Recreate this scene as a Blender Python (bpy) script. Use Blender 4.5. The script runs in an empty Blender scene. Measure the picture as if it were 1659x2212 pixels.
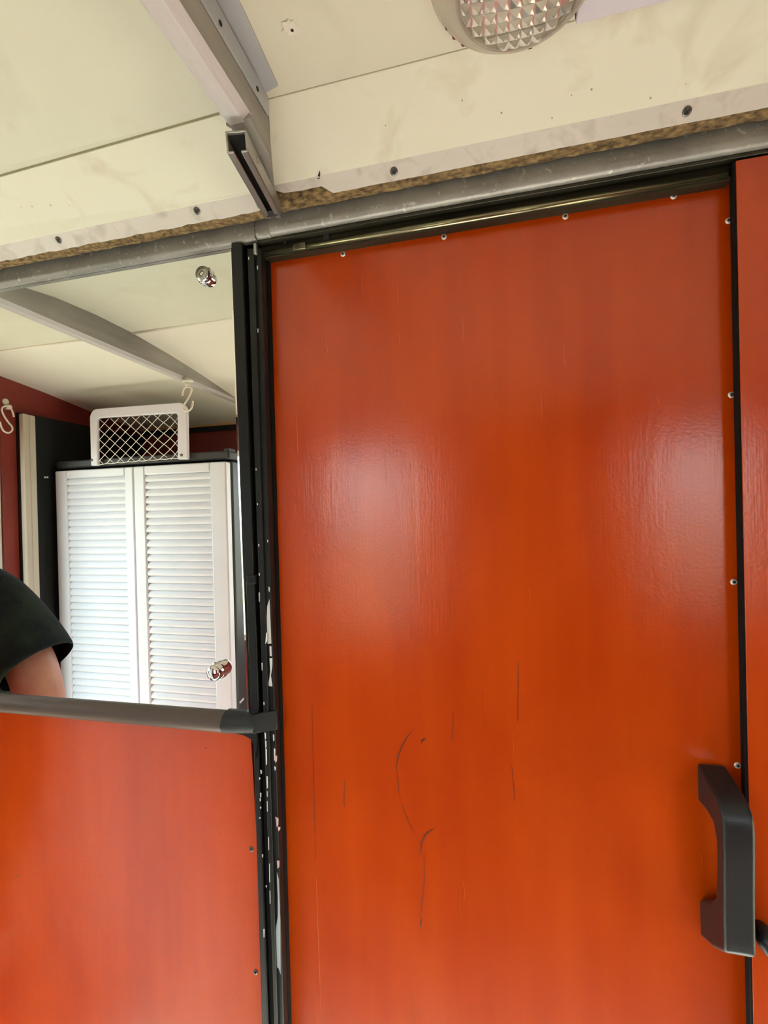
import bpy, bmesh, math, random
from mathutils import Vector, Matrix
random.seed(7)
S = bpy.context.scene
COL = S.collection

# ------------------------------------------------------------------ camera model
IW, IH, F = 1659.0, 2212.0, 1030.0
YAW, ROLL, PITCH = math.radians(13.84), math.radians(1.55), 0.0
ZC = 1.60                      # camera height above the floor
CAM = Vector((0, 0, ZC))
fwd = Vector((-math.sin(YAW), math.cos(YAW), 0)).normalized()
rgt0 = Vector((math.cos(YAW), math.sin(YAW), 0))
up0 = rgt0.cross(fwd)
fwd = (fwd * math.cos(PITCH) + up0 * math.sin(PITCH)).normalized()
up0 = rgt0.cross(fwd)
rgt = rgt0 * math.cos(ROLL) - up0 * math.sin(ROLL)
up = up0 * math.cos(ROLL) + rgt0 * math.sin(ROLL)
MIR = 0.600                    # plane of the mirror (y)

def ray(px, py):
    return fwd * F + rgt * (px - IW / 2) - up * (py - IH / 2)
def P(px, py, y):              # point on the plane Y = y along the sight line
    d = ray(px, py)
    return CAM + d * (y / d.y)
def R(px, py, v):              # the real point whose mirror image stands at virtual depth v
    p = P(px, py, v)
    return Vector((p.x, 2 * MIR - p.y, p.z))
def PX(px, py, x):             # point on the plane X = x
    d = ray(px, py)
    return CAM + d * (x / d.x)
def PZ(px, py, z):
    d = ray(px, py)
    return CAM + d * ((z - ZC) / d.z)

# ------------------------------------------------------------------ materials
MATS = {}
def mat(name, col, rough=0.5, metal=0.0, spec=0.5, var=None, scale=8.0, bump=0.0, bscale=60.0,
        stretch=(1, 1, 1), trans=0.0, ior=1.45, coat=0.0, detail=4.0, ramp=(0.35, 0.65), bstretch=None, rvar=0.0):
    m = bpy.data.materials.new(name); m.use_nodes = True
    nt = m.node_tree; b = nt.nodes['Principled BSDF']
    b.inputs['Base Color'].default_value = (*col, 1)
    b.inputs['Roughness'].default_value = rough
    b.inputs['Metallic'].default_value = metal
    b.inputs['Specular IOR Level'].default_value = spec
    b.inputs['IOR'].default_value = ior
    b.inputs['Transmission Weight'].default_value = trans
    b.inputs['Coat Weight'].default_value = coat
    tc = nt.nodes.new('ShaderNodeTexCoord')
    def noise(sc, st, det):
        mp = nt.nodes.new('ShaderNodeMapping'); mp.inputs['Scale'].default_value = st
        nt.links.new(tc.outputs['Object'], mp.inputs['Vector'])
        n = nt.nodes.new('ShaderNodeTexNoise'); n.inputs['Scale'].default_value = sc
        n.inputs['Detail'].default_value = det
        nt.links.new(mp.outputs['Vector'], n.inputs['Vector'])
        return n
    if var is not None:
        n = noise(scale, stretch, detail)
        cr = nt.nodes.new('ShaderNodeValToRGB')
        cr.color_ramp.elements[0].position = ramp[0]; cr.color_ramp.elements[1].position = ramp[1]
        cr.color_ramp.elements[0].color = (*col, 1); cr.color_ramp.elements[1].color = (*var, 1)
        nt.links.new(n.outputs['Fac'], cr.inputs['Fac'])
        nt.links.new(cr.outputs['Color'], b.inputs['Base Color'])
    if rvar:
        n = noise(scale * 1.7, stretch, 3)
        mr = nt.nodes.new('ShaderNodeMapRange')
        mr.inputs['To Min'].default_value = rough - rvar; mr.inputs['To Max'].default_value = rough + rvar
        nt.links.new(n.outputs['Fac'], mr.inputs['Value'])
        nt.links.new(mr.outputs['Result'], b.inputs['Roughness'])
    if bump:
        n = noise(bscale, bstretch or stretch, 5)
        bp = nt.nodes.new('ShaderNodeBump'); bp.inputs['Strength'].default_value = bump
        bp.inputs['Distance'].default_value = 0.004
        nt.links.new(n.outputs['Fac'], bp.inputs['Height'])
        nt.links.new(bp.outputs['Normal'], b.inputs['Normal'])
    MATS[name] = m
    return m

def paint(name, col, col2, rough=0.33):
    """hand-brushed gloss paint over plywood: vertical brush streaks, faint grain swirls"""
    m = bpy.data.materials.new(name); m.use_nodes = True
    nt = m.node_tree; b = nt.nodes['Principled BSDF']
    L = nt.links.new
    tc = nt.nodes.new('ShaderNodeTexCoord')
    def mapped(st):
        mp = nt.nodes.new('ShaderNodeMapping'); mp.inputs['Scale'].default_value = st
        L(tc.outputs['Object'], mp.inputs['Vector']); return mp
    def noise(sc, st, det=4, dist=0.0):
        n = nt.nodes.new('ShaderNodeTexNoise'); n.inputs['Scale'].default_value = sc
        n.inputs['Detail'].default_value = det; n.inputs['Distortion'].default_value = dist
        L(mapped(st).outputs['Vector'], n.inputs['Vector']); return n
    big = noise(5.0, (1, 1, .7), 4, .6)
    streak = noise(26.0, (1, 1, .10), 5)
    mix = nt.nodes.new('ShaderNodeMath'); mix.operation = 'MULTIPLY_ADD'
    L(streak.outputs['Fac'], mix.inputs[0]); mix.inputs[1].default_value = .42
    sc = nt.nodes.new('ShaderNodeMath'); sc.operation = 'MULTIPLY'; L(big.outputs['Fac'], sc.inputs[0]); sc.inputs[1].default_value = .58
    L(sc.outputs[0], mix.inputs[2])
    cr = nt.nodes.new('ShaderNodeValToRGB')
    cr.color_ramp.elements[0].position = .36; cr.color_ramp.elements[1].position = .64
    cr.color_ramp.elements[0].color = (*col, 1); cr.color_ramp.elements[1].color = (*col2, 1)
    L(mix.outputs[0], cr.inputs['Fac']); L(cr.outputs['Color'], b.inputs['Base Color'])
    mr = nt.nodes.new('ShaderNodeMapRange'); L(big.outputs['Fac'], mr.inputs['Value'])
    mr.inputs['To Min'].default_value = rough - .04; mr.inputs['To Max'].default_value = rough + .06
    L(mr.outputs['Result'], b.inputs['Roughness']); b.inputs['Specular IOR Level'].default_value = .52
    fine = noise(380.0, (1, 1, .035), 4)
    orange = noise(260.0, (1, 1, 1), 3)
    add = nt.nodes.new('ShaderNodeMath'); add.operation = 'MULTIPLY_ADD'
    L(fine.outputs['Fac'], add.inputs[0]); add.inputs[1].default_value = .7
    L(orange.outputs['Fac'], add.inputs[2])
    bp = nt.nodes.new('ShaderNodeBump'); bp.inputs['Strength'].default_value = .05; bp.inputs['Distance'].default_value = .003
    L(add.outputs[0], bp.inputs['Height'])
    wave = noise(9.0, (1, 1, .35), 4, 1.5)
    bp2 = nt.nodes.new('ShaderNodeBump'); bp2.inputs['Strength'].default_value = .03; bp2.inputs['Distance'].default_value = .02
    L(wave.outputs['Fac'], bp2.inputs['Height']); L(bp.outputs['Normal'], bp2.inputs['Normal'])
    L(bp2.outputs['Normal'], b.inputs['Normal'])
    MATS[name] = m
    return m

M_door = paint('orange_paint', (.375, .033, .0002), (.465, .051, .0003), .215)
M_crack = mat('paint_crack', (.07, .008, .002), .5)
M_ridge = mat('paint_ridge', (.58, .10, .012), .3)
M_red = mat('red_paint', (.13, .014, .009), .45, spec=.35, var=(.16, .019, .011), scale=6)
M_cream = mat('cream_board', (.76, .75, .625), .55, var=(.79, .78, .665), scale=7, bump=.05, bscale=110, ramp=(.3, .7))
M_ceil = mat('cream_ceiling', (.63, .625, .51), .55, var=(.67, .66, .55), scale=5, bump=.05, bscale=120, ramp=(.3, .7))
M_ceil2 = mat('cream_ceiling_pale', (.76, .735, .64), .55, var=(.79, .765, .67), scale=5, bump=.04, bscale=120)
M_strip = mat('shade_tinted_white', (.62, .57, .54), .5, var=(.70, .66, .63), scale=14, bump=.12, bscale=90, stretch=(.5, 1, 1))  # white paint; pinkish grey puts the edge's shade and orange bounce into colour
M_chipb = mat('particle_board', (.055, .032, .013), .95, var=(.26, .17, .075), scale=210, bump=1.0, bscale=260, stretch=(.6, 1, 1), ramp=(.33, .68), detail=6)
def stain(m, col, scale, lo, hi, amt):
    nt = m.node_tree; b = nt.nodes['Principled BSDF']; src = b.inputs['Base Color'].links[0].from_socket
    tc = nt.nodes.new('ShaderNodeTexCoord'); n = nt.nodes.new('ShaderNodeTexNoise'); n.inputs['Scale'].default_value = scale; n.inputs['Detail'].default_value = 6; n.inputs['Distortion'].default_value = .6
    nt.links.new(tc.outputs['Object'], n.inputs['Vector'])
    r = nt.nodes.new('ShaderNodeMapRange'); r.inputs['From Min'].default_value = lo; r.inputs['From Max'].default_value = hi; r.inputs['To Max'].default_value = amt
    nt.links.new(n.outputs['Fac'], r.inputs['Value'])
    mx = nt.nodes.new('ShaderNodeMix'); mx.data_type = 'RGBA'; nt.links.new(r.outputs['Result'], mx.inputs[0]); nt.links.new(src, mx.inputs[6]); mx.inputs[7].default_value = (*col, 1)
    nt.links.new(mx.outputs[2], b.inputs['Base Color'])
stain(M_cream, (.50, .42, .28), 15, .56, .78, .55); stain(M_ceil, (.48, .45, .36), 10, .56, .8, .4); stain(M_strip, (.36, .31, .27), 40, .52, .75, .6)
M_seam = mat('seam_brown', (.30, .27, .18), .8)
M_bead = mat('seam_bead', (.80, .77, .68), .5)
M_steel = mat('brushed_steel_paint', (.20, .185, .17), .40, metal=.35, var=(.27, .25, .23), scale=18, bump=.16, bscale=190, rvar=.07)
stain(M_steel, (.52, .50, .47), 130, .62, .70, .7)
M_track = mat('dark_track_metal', (.030, .027, .018), .28, metal=.6, var=(.055, .05, .033), scale=20, stretch=(.4, 1, 1), bump=.05, bscale=60)
M_lip = mat('bronze_track_lip', (.30, .27, .17), .22, metal=.9, var=(.20, .18, .11), scale=24, stretch=(.35, 1, 1))
M_black = mat('black_frame_plastic', (.006, .006, .006), .36, spec=.28, var=(.009, .009, .009), scale=30)
M_blackm = mat('black_matte', (.004, .004, .004), .7, spec=.15)
M_tape = mat('black_tape', (.013, .0125, .012), .55, spec=.3, var=(.020, .019, .018), scale=25, bump=.3, bscale=80)
M_rail = mat('brown_grey_rail', (.070, .047, .036), .42, spec=.4, var=(.084, .058, .044), scale=10, stretch=(.3, 1, 1))
M_chip = mat('bare_white_chip', (.72, .70, .68), .6)
M_chipg = mat('grey_blue_scuff', (.36, .40, .42), .6)
M_chippk = mat('pink_scuff', (.55, .38, .36), .6)
M_mirror = mat('mirror_silver', (.90, .92, .90), .0, metal=1.0)
M_glassedge = mat('mirror_edge', (.45, .55, .50), .15)
M_chrome = mat('chrome', (.80, .80, .80), .06, metal=1.0)
M_chromed = mat('worn_chrome', (.42, .40, .36), .35, metal=1.0)
M_alu = mat('aluminium_rivet', (.80, .79, .77), .38, metal=.5)
M_dark = mat('dark_hole', (.008, .007, .006), .8)
M_screw = mat('dark_screw_steel', (.12, .11, .10), .35, metal=1.0)
M_ribw = mat('whitewashed_rib', (.40, .37, .37), .7, var=(.52, .49, .49), scale=22, stretch=(1, .12, 1), bump=.35, bscale=160, bstretch=(1, .25, 1))
M_ribd = mat('weathered_grey_wood', (.17, .155, .14), .75, var=(.30, .28, .26), scale=16, stretch=(1, .2, 1), bump=.2, bscale=120, bstretch=(1, .3, 1))
M_angle = mat('aluminium_angle', (.36, .375, .40), .45, metal=.25, var=(.41, .425, .45), scale=12)
M_galv = mat('galvanised_bracket', (.42, .40, .37), .38, metal=.75, var=(.34, .33, .31), scale=25)
M_handle = mat('black_handle_plastic', (.010, .0105, .012), .38, spec=.38, var=(.012, .0125, .014), scale=200, bump=.05, bscale=420)
M_duct = mat('lavender_white_duct', (.66, .65, .74), .4)
M_clear = mat('clear_plastic', (.93, .90, .88), .06, trans=.85, ior=1.46)
M_rim = mat('smoky_clear_rim', (.80, .75, .65), .18, trans=.5, ior=1.3)
M_refl = mat('pinkish_reflector', (.80, .73, .73), .4, metal=.0)
M_redlens = mat('dark_red_lens', (.10, .006, .010), .15)
M_white = mat('white_plastic', (.72, .75, .82), .42, var=(.75, .78, .85), scale=14, bump=.04, bscale=300)
M_whiteb = mat('net_white_plastic', (.70, .69, .78), .38)
M_cord = mat('white_net_cord', (.82, .80, .76), .6)
M_hook = mat('cream_plastic_hook', (.72, .69, .60), .4)
M_cab = mat('anthracite_plastic', (.028, .029, .032), .45, bump=.06, bscale=250)
M_panel = mat('black_wall_panel', (.006, .0065, .007), .5, spec=.25, var=(.009, .0095, .010), scale=8)
M_beige = mat('beige_pole_cover', (.46, .40, .32), .65, var=(.52, .46, .38), scale=12, stretch=(1, 1, .2), bump=.15, bscale=40)
M_wood = mat('pine_strip', (.42, .24, .09), .55, var=(.5, .30, .12), scale=20, stretch=(.2, 1, 1))
M_floor = mat('grey_vinyl_floor', (.39, .405, .36), .7, var=(.44, .455, .41), scale=9, bump=.05)
M_wfr = mat('white_window_frame', (.70, .70, .68), .4)
M_skin = mat('skin', (.42, .19, .13), .5, var=(.34, .145, .10), scale=26, bump=.08, bscale=160)
M_shirt = mat('dark_tee_shirt', (.005, .007, .009), .85, spec=.2, var=(.013, .020, .013), scale=14, bump=.35, bscale=220, ramp=(.45, .7))
M_print = mat('yellow_green_print', (.30, .34, .02), .7)
M_trou = mat('dark_jeans', (.02, .025, .04), .85, bump=.1, bscale=300)
M_hair = mat('dark_hair', (.02, .014, .01), .5)
M_eye = mat('eye_white', (.7, .7, .68), .2)
M_shoe = mat('grey_shoe', (.08, .08, .08), .6)
M_spot = mat('putty_patch', (.86, .84, .76), .6, bump=.8, bscale=200)

def glass_pane():
    m = bpy.data.materials.new('window_glass'); m.use_nodes = True
    nt = m.node_tree; nt.nodes.clear()
    o = nt.nodes.new('ShaderNodeOutputMaterial'); mx = nt.nodes.new('ShaderNodeMixShader')
    t = nt.nodes.new('ShaderNodeBsdfTransparent'); g = nt.nodes.new('ShaderNodeBsdfGlossy')
    g.inputs['Roughness'].default_value = .02; mx.inputs[0].default_value = .05
    t.inputs['Color'].default_value = (.97, .98, .97, 1)
    nt.links.new(t.outputs[0], mx.inputs[1]); nt.links.new(g.outputs[0], mx.inputs[2]); nt.links.new(mx.outputs[0], o.inputs[0])
    return m
M_pane = glass_pane()

# ------------------------------------------------------------------ mesh helpers
class MB:
    def __init__(s): s.v = []; s.f = []; s.m = []; s.sm = []
    def _add(s, vs, fs, mi=0, smooth=False):
        b = len(s.v); s.v += [Vector(v) for v in vs]
        for f in fs:
            s.f.append([b + i for i in f]); s.m.append(mi); s.sm.append(smooth)
        return s
    def prism(s, poly, ext, mi=0, smooth=False):
        n = len(poly); e = Vector(ext)
        vs = [Vector(p) for p in poly] + [Vector(p) + e for p in poly]
        fs = [list(range(n)), list(range(2 * n - 1, n - 1, -1))]
        fs += [[i, i + n, (i + 1) % n + n, (i + 1) % n] for i in range(n)]
        return s._add(vs, fs, mi, smooth)
    def box(s, a, b, mi=0):
        x0, y0, z0 = (min(a[i], b[i]) for i in range(3)); x1, y1, z1 = (max(a[i], b[i]) for i in range(3))
        return s.prism([(x0, y0, z0), (x1, y0, z0), (x1, y1, z0), (x0, y1, z0)], (0, 0, z1 - z0), mi)
    def loft(s, rings, mi=0, caps=True, smooth=True, closed=True):
        n = len(rings[0]); vs = [v for r in rings for v in r]; fs = []
        for k in range(len(rings) - 1):
            for i in range(n if closed else n - 1):
                a, b2 = k * n + i, k * n + (i + 1) % n
                fs.append([a, b2, b2 + n, a + n])
        if caps:
            fs.append(list(range(n - 1, -1, -1))); fs.append([(len(rings) - 1) * n + i for i in range(n)])
        return s._add(vs, fs, mi, smooth)
    def tube(s, pts, r, seg=10, mi=0, caps=True):
        pts = [Vector(p) for p in pts]; rings = []; prev = None
        rr = r if isinstance(r, (list, tuple)) else [r] * len(pts)
        for i, p in enumerate(pts):
            t = (pts[min(i + 1, len(pts) - 1)] - pts[max(i - 1, 0)]).normalized()
            if prev is None:
                a = t.cross(Vector((0, 0, 1)))
                if a.length < .1: a = t.cross(Vector((1, 0, 0)))
                a.normalize()
            else:
                a = (prev - t * prev.dot(t)).normalized()
            prev = a; b = t.cross(a)
            rings.append([p + (a * math.cos(q) + b * math.sin(q)) * rr[i] for q in [2 * math.pi * k / seg for k in range(seg)]])
        return s.loft(rings, mi, caps)
    def lathe(s, prof, origin, axis, seg=32, mi=0, smooth=True):
        """prof: list of (radius, distance along axis)"""
        ax = Vector(axis).normalized(); a = ax.orthogonal().normalized(); b = ax.cross(a); o = Vector(origin)
        rings = [[o + ax * d + (a * math.cos(q) + b * math.sin(q)) * max(r, 1e-5) for q in [2 * math.pi * k / seg for k in range(seg)]] for r, d in prof]
        return s.loft(rings, mi, True, smooth)
    def build(s, name, mats, parent=None, bevel=0, seg=2, autosmooth=None):
        me = bpy.data.meshes.new(name)
        me.from_pydata([tuple(v) for v in s.v], [], s.f)
        for m in (mats if isinstance(mats, (list, tuple)) else [mats]): me.materials.append(m)
        for p, mi, sm in zip(me.polygons, s.m, s.sm): p.material_index = mi; p.use_smooth = sm
        bm = bmesh.new(); bm.from_mesh(me); bmesh.ops.recalc_face_normals(bm, faces=bm.faces); bm.to_mesh(me); bm.free()
        o = bpy.data.objects.new(name, me); COL.objects.link(o)
        if parent is not None:
            o.parent = parent
            o.matrix_parent_inverse = Matrix.Translation(-parent.location) if parent.type == 'EMPTY' else Matrix.Identity(4)
        if bevel:
            md = o.modifiers.new('bevel', 'BEVEL'); md.width = bevel; md.segments = seg; md.limit_method = 'ANGLE'; md.angle_limit = math.radians(40)
            md.harden_normals = False
            for p in me.polygons: p.use_smooth = True
            try:
                me.set_sharp_from_angle(angle=math.radians(60))
            except Exception: pass
        return o

def tag(o, label, cat, kind=None, group=None):
    o['label'] = label; o['category'] = cat
    if kind: o['kind'] = kind
    if group: o['group'] = group
    return o
def thing(name, loc, label, cat, kind=None, group=None):
    o = bpy.data.objects.new(name, None); COL.objects.link(o); o.location = Vector(loc)
    o.empty_display_size = .05
    return tag(o, label, cat, kind, group)

def quadstrip(mb, line_l, line_r, y_top, y_bot, front, back, mi=0):
    """upright slat between two slanted sight lines, front face on the plane Y = front"""
    fx = lambda ln, y: ln[0] + (ln[1] - ln[0]) * (y - 530) / 1700.0
    poly = [P(fx(line_l, y_top), y_top, front), P(fx(line_r, y_top), y_top, front),
            P(fx(line_r, y_bot), y_bot, front), P(fx(line_l, y_bot), y_bot, front)]
    if y_bot >= 2300:          # runs on down to the floor
        poly[3:3] = [Vector((poly[2].x, front, .01)), Vector((poly[3].x, front, .01))]
    mb.prism(poly, (0, back - front, 0), mi)

H = lambda h: ZC + h
XL, XR, YB = -1.50, 1.25, -0.55           # end walls and back wall of the compartment
DOORY = .619

# ------------------------------------------------------------------ shell
mb = MB(); mb.box((XL - .1, -.65, -.06), (XR + .1, .74, 0))
tag(mb.build('floor', M_floor), 'grey vinyl floor of the camper compartment', 'floor', 'structure')
mb = MB(); mb.box((XL - .06, .665, 0), (XR + .06, .70, H(.50)))
tag(mb.build('wall_front', M_blackm), 'dark outer skin behind the sliding door and mirror', 'wall', 'structure')

# left end wall with its window opening: s 0.10..0.555 from the mirror
wy0, wy1, wz0, wz1 = MIR - .555, MIR - .06, H(-1.3), H(.27)
mb = MB()
mb.box((XL - .05, -.60, 0), (XL, wy0, H(.5))); mb.box((XL - .05, wy1, 0), (XL, .665, H(.5)))
mb.box((XL - .05, wy0, 0), (XL, wy1, wz0)); mb.box((XL - .05, wy0, wz1), (XL, wy1, H(.5)))
tag(mb.build('wall_left', M_red), 'dark red painted end wall seen in the mirror, left of the cabinet', 'wall', 'structure')
def window(n, axis, c, a0, a1, z0, z1, label):
    t = thing('window_%d' % n, (c, (a0 + a1) / 2, z0) if axis == 'x' else ((a0 + a1) / 2, c, z0), label, 'window', 'structure')
    f = MB(); w = .022
    def bar(u0, u1, v0, v1):
        if axis == 'x': f.box((c - .02, u0, v0), (c + .012, u1, v1))
        else: f.box((u0, c - .012, v0), (u1, c + .02, v1))
    bar(a0, a0 + w, z0, z1); bar(a1 - w, a1, z0, z1); bar(a0 + w, a1 - w, z0, z0 + w); bar(a0 + w, a1 - w, z1 - w, z1)
    f.build('window_frame', M_wfr, t, .003)
    g = MB()
    if axis == 'x': g.box((c - .006, a0 + w, z0 + w), (c - .002, a1 - w, z1 - w))
    else: g.box((a0 + w, c + .002, z0 + w), (a1 - w, c + .006, z1 - w))
    g.build('pane', M_pane, t)
    return t
window(1, 'x', XL - .02, wy0, wy1, wz0, wz1, 'bright side window at the far left edge of the mirror reflection')

# back wall (behind the camera) with two windows whose daylight shines on the door
WA = (-.68, -.30, H(-.46), H(.25)); WB = (.50, .78, H(-.34), H(.24))
mb = MB(); xs = [XL - .05, WA[0], WA[1], WB[0], WB[1], XR + .05]
mb.box((xs[0], YB - .05, 0), (xs[1], YB, H(.5))); mb.box((xs[2], YB - .05, 0), (xs[3], YB, H(.5))); mb.box((xs[4], YB - .05, 0), (xs[5], YB, H(.5)))
for w in (WA, WB):
    mb.box((w[0], YB - .05, 0), (w[1], YB, w[2])); mb.box((w[0], YB - .05, w[3]), (w[1], YB, H(.5)))
tag(mb.build('wall_back', M_red), 'dark red painted wall behind the white cabinet', 'wall', 'structure')
window(2, 'y', YB - .02, WA[0], WA[1], WA[2], WA[3], 'narrow side window beside the cabinet, behind the viewer')
window(3, 'y', YB - .02, WB[0], WB[1], WB[2], WB[3], 'wide side window behind the viewer on the right')
ry0, ry1, rz0, rz1 = .02, .53, H(-1.40), H(-.35)
mb = MB(); mb.box((XR, -.60, 0), (XR + .05, ry0, H(.5))); mb.box((XR, ry1, 0), (XR + .05, .665, H(.5)))
mb.box((XR, ry0, 0), (XR + .05, ry1, rz0)); mb.box((XR, ry0, rz1), (XR + .05, ry1, H(.5)))
window(4, 'x', XR + .02, ry0, ry1, rz0, rz1, 'tall low window in the right end wall, out of view')
tag(mb.build('wall_right', M_red), 'dark red end wall on the right, out of view', 'wall', 'structure')

# ------------------------------------------------------------------ ceiling
prof = [(.530, .4540), (.4765, .4530), (.40, .4635), (.30, .468), (.19, .466), (.05, .455), (-.10, .438), (-.27, .413), (-.48, .386), (-.60, .372)]
def slab(x0, x1, pr, th, mi=0, mb=None):
    mb = mb or MB()
    lo = [Vector((x0, y, H(h))) for y, h in pr]; hi = [Vector((x0, y, H(h) + th)) for y, h in reversed(pr)]
    mb.prism(lo + hi, (x1 - x0, 0, 0), mi); return mb
cm = MB()
slab(XL - .05, XR + .05, prof[:5], .05, 0, cm); slab(XL - .05, XR + .05, prof[4:], .05, 1, cm)
ce = cm.build('ceiling', [M_ceil, M_ceil2]); tag(ce, 'cream painted ceiling panels with dark seams', 'ceiling', 'structure')
sb = MB(); sb.tube([(XL, .188, H(.4655)), (-.92, .188, H(.4655))], .004, 8); sb.tube([(-.885, .188, H(.4655)), (XR, .188, H(.4655))], .004, 8)
sb.build('seam_bead', M_bead, ce)
mb = MB(); mb.box((XL - .1, .44, H(.475)), (XR + .1, .74, H(.53)))
tag(mb.build('roof', M_blackm), 'outer roof edge above the ceiling boards', 'roof', 'structure')
# putty patch with a hole on the right ceiling panel
c = PZ(628, 62, H(.4600)); pm = MB()
ring = []
for k in range(26):
    q = 2 * math.pi * k / 26; r = .0085 * (1 + .25 * random.uniform(-1, 1))
    ring.append((r * math.cos(q), r * .85 * math.sin(q)))
zt = H(.4615)
pm.prism([(c.x + a, c.y + b, zt) for a, b in ring], (0, 0, -.0022))
po = pm.build('putty_patch', M_spot, ce, .0008); po['label'] = 'rough white putty patch with a dark hole in it'
pm = MB(); pm.lathe([(.0016, 0), (.0014, .0006)], (c.x + .001, c.y + .001, zt - .0021), (0, 0, -1), 10); pm.build('hole', M_dark, po)

# sloped ceiling boards above the mirror and above the door
def board(name, x0a, x0b, x1a, x1b, label, ragged, dh):
    """x0a/x1a at the seam, x0b/x1b at the lower edge"""
    A, B, C_ = (.4770, .4515 + dh), (.551, .4125 + dh), (.5655, .3975 + dh)
    t = thing(name, ((x0b + x1b) / 2, .551, H(.41)), label, 'ceiling board', 'structure')
    m = MB()
    pr = [A, B, (.5795, .409 + dh), (.5795, .50), (.4770, .50)]
    lf = [Vector((x0a + (x0b - x0a) * (y - .477) / .075, y + (.034 if dh < 0 and i in (0, 4) else 0), H(h))) for i, (y, h) in enumerate(pr)]
    rt = [Vector((x1a + (x1b - x1a) * (y - .477) / .075, y, H(h))) for y, h in pr]
    n = len(pr); m._add(lf + rt, [list(range(n)), list(range(2 * n - 1, n - 1, -1))] + [[i, (i + 1) % n, (i + 1) % n + n, i + n] for i in range(n)])
    m.build('face_board', M_cream, t)
    # painted lower strip, ragged where the paint has flaked
    m = MB(); N = 120; top = []; bot = []
    for i in range(N + 1):
        x = x0b + (x1b - x0b) * i / N; r = ragged(x)
        top.append(Vector((x, B[0] + .0008, H(B[1] + .0006)))); 
        bot.append(Vector((x, B[0] + (C_[0] - B[0]) * r, H(B[1] + (C_[1] - B[1]) * r))))
    nrm = Vector((0, -.7, -.7)).normalized() * .0009
    vs = [v + nrm * .15 for v in top] + [v + nrm for v in bot] + [v - nrm for v in top] + [v - nrm for v in bot]; k = N + 1; fs = []
    for i in range(N):
        fs.append([i, i + 1, k + i + 1, k + i]); fs.append([2 * k + i, 3 * k + i, 3 * k + i + 1, 2 * k + i + 1])
        fs.append([k + i, k + i + 1, 3 * k + i + 1, 3 * k + i])
    m._add(vs, fs); m.build('painted_edge', M_strip, t)
    # raw particle board core under the paint
    m = MB(); xs = 160; rows = [(B[0] + .006, B[1] + .001), (C_[0] + .0008, C_[1] + .0008), (.5720, .3962 + dh), (.5795, .3955 + dh)]
    grid = []
    for j, (y, h) in enumerate(rows):
        g = []
        for i in range(xs + 1):
            x = x0b + .001 + (x1b - x0b - .002) * i / xs
            d = random.uniform(-.0011, .0009) if j >= 2 else (random.uniform(0, .0005) if j == 1 else 0)
            g.append(Vector((x, y + d * .3, H(h) + d)))
        grid.append(g)
    vs = [v for g in grid for v in g]; fs = []
    for j in range(3):
        for i in range(xs):
            a = j * (xs + 1) + i; fs.append([a, a + 1, a + xs + 2, a + xs + 1])
    b0 = len(vs); vs += [Vector((x0b + .001, .579, H(.43))), Vector((x1b - .001, .579, H(.43))), Vector((x0b + .001, .552, H(.43))), Vector((x1b - .001, .552, H(.43)))]
    fs += [[0, xs + 1, 2 * (xs + 1), 3 * (xs + 1), b0, b0 + 2], [xs, 2 * xs + 1, 3 * xs + 2, 4 * xs + 3, b0 + 1, b0 + 3]]
    m._add(vs, fs); m.build('raw_edge', M_chipb, t)['label'] = 'raw brown particle board edge'
    return t
def rag_r(x):
    r = 1 + .008 * math.sin(x * 60) + .006 * math.sin(x * 147)
    if x < -.205: r = .56 + .03 * math.sin(x * 260)
    elif x < -.200: r = .85
    if x < -.252: r = .30 + .3 * (x + .267) / .015
    return min(r, 1.06)
def rag_l(x):
    r = 1.0 + .02 * math.sin(x * 70) + .02 * math.sin(x * 160) + .015 * math.sin(x * 301)
    if x > -.33: r += .25 * (x + .33) / .04 * 0
    return r
T1 = board('trim_1', XL, XL, P(579, 215, .477).x - .022, P(562, 440, .56).x, 'cream ceiling board sloping down to the wall above the mirror', rag_l, -.002)
T2 = board('trim_2', P(579.5, 215, .477).x, P(588, 412, .551).x, XR, XR, 'cream ceiling board sloping down above the orange sliding door', rag_r, .0025)
RXa = P(579, 215, .477).x - .015
# seam gap: a thin darker strip between board and ceiling
mb = MB(); mb.prism([(XL, .5104, H(.4505)), (RXa, .4764, H(.4505)), (RXa, .4764, H(.4550)), (XL, .5104, H(.4550))], (0, .0010, 0)); mb.box((RXa + .015, .4764, H(.4525)), (XR, .4774, H(.4560)))
mb.build('seam_gap', M_seam, ce)

def screw_on(parent, px, py, y, nrm, r, name='screw', mats=(M_screw, M_dark), cross=True, hole=True, dome=.35):
    c = P(px, py, y); n = Vector(nrm).normalized(); m = MB()
    m.lathe([(r * 1.0, -.001), (r, 0), (r * .92, r * dome * .6), (r * .55, r * dome), (r * .5, r * dome * .9)], c, n, 20)
    a = n.orthogonal().normalized(); b = n.cross(a); t = c + n * (r * dome * .95)
    if cross:
        for u, v in ((a, b), (b, a)):
            m.prism([t + u * r * .6 + v * r * .1, t - u * r * .6 + v * r * .1, t - u * r * .6 - v * r * .1, t + u * r * .6 - v * r * .1], n * .0004, 1)
    elif hole:
        m.lathe([(r * .42, 0), (r * .40, .0005)], t, n, 12, 1)
    return m.build(name, list(mats), parent)
strip_n = (0, -.707, -.707)
for px, py, t in ((126, 519, T1), (425, 456, T1), (851, 371, T2), (1484, 241, T2)):
    d = ray(px, py); n = Vector(strip_n); p0 = Vector((0, .5575, H(.405 + (.0025 if t is T2 else -.002))))
    k = (p0 - CAM).dot(n) / d.dot(n); yy = (CAM + d * k).y
    m = screw_on(t, px, py, yy, strip_n, .0046, dome=.12)
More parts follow.
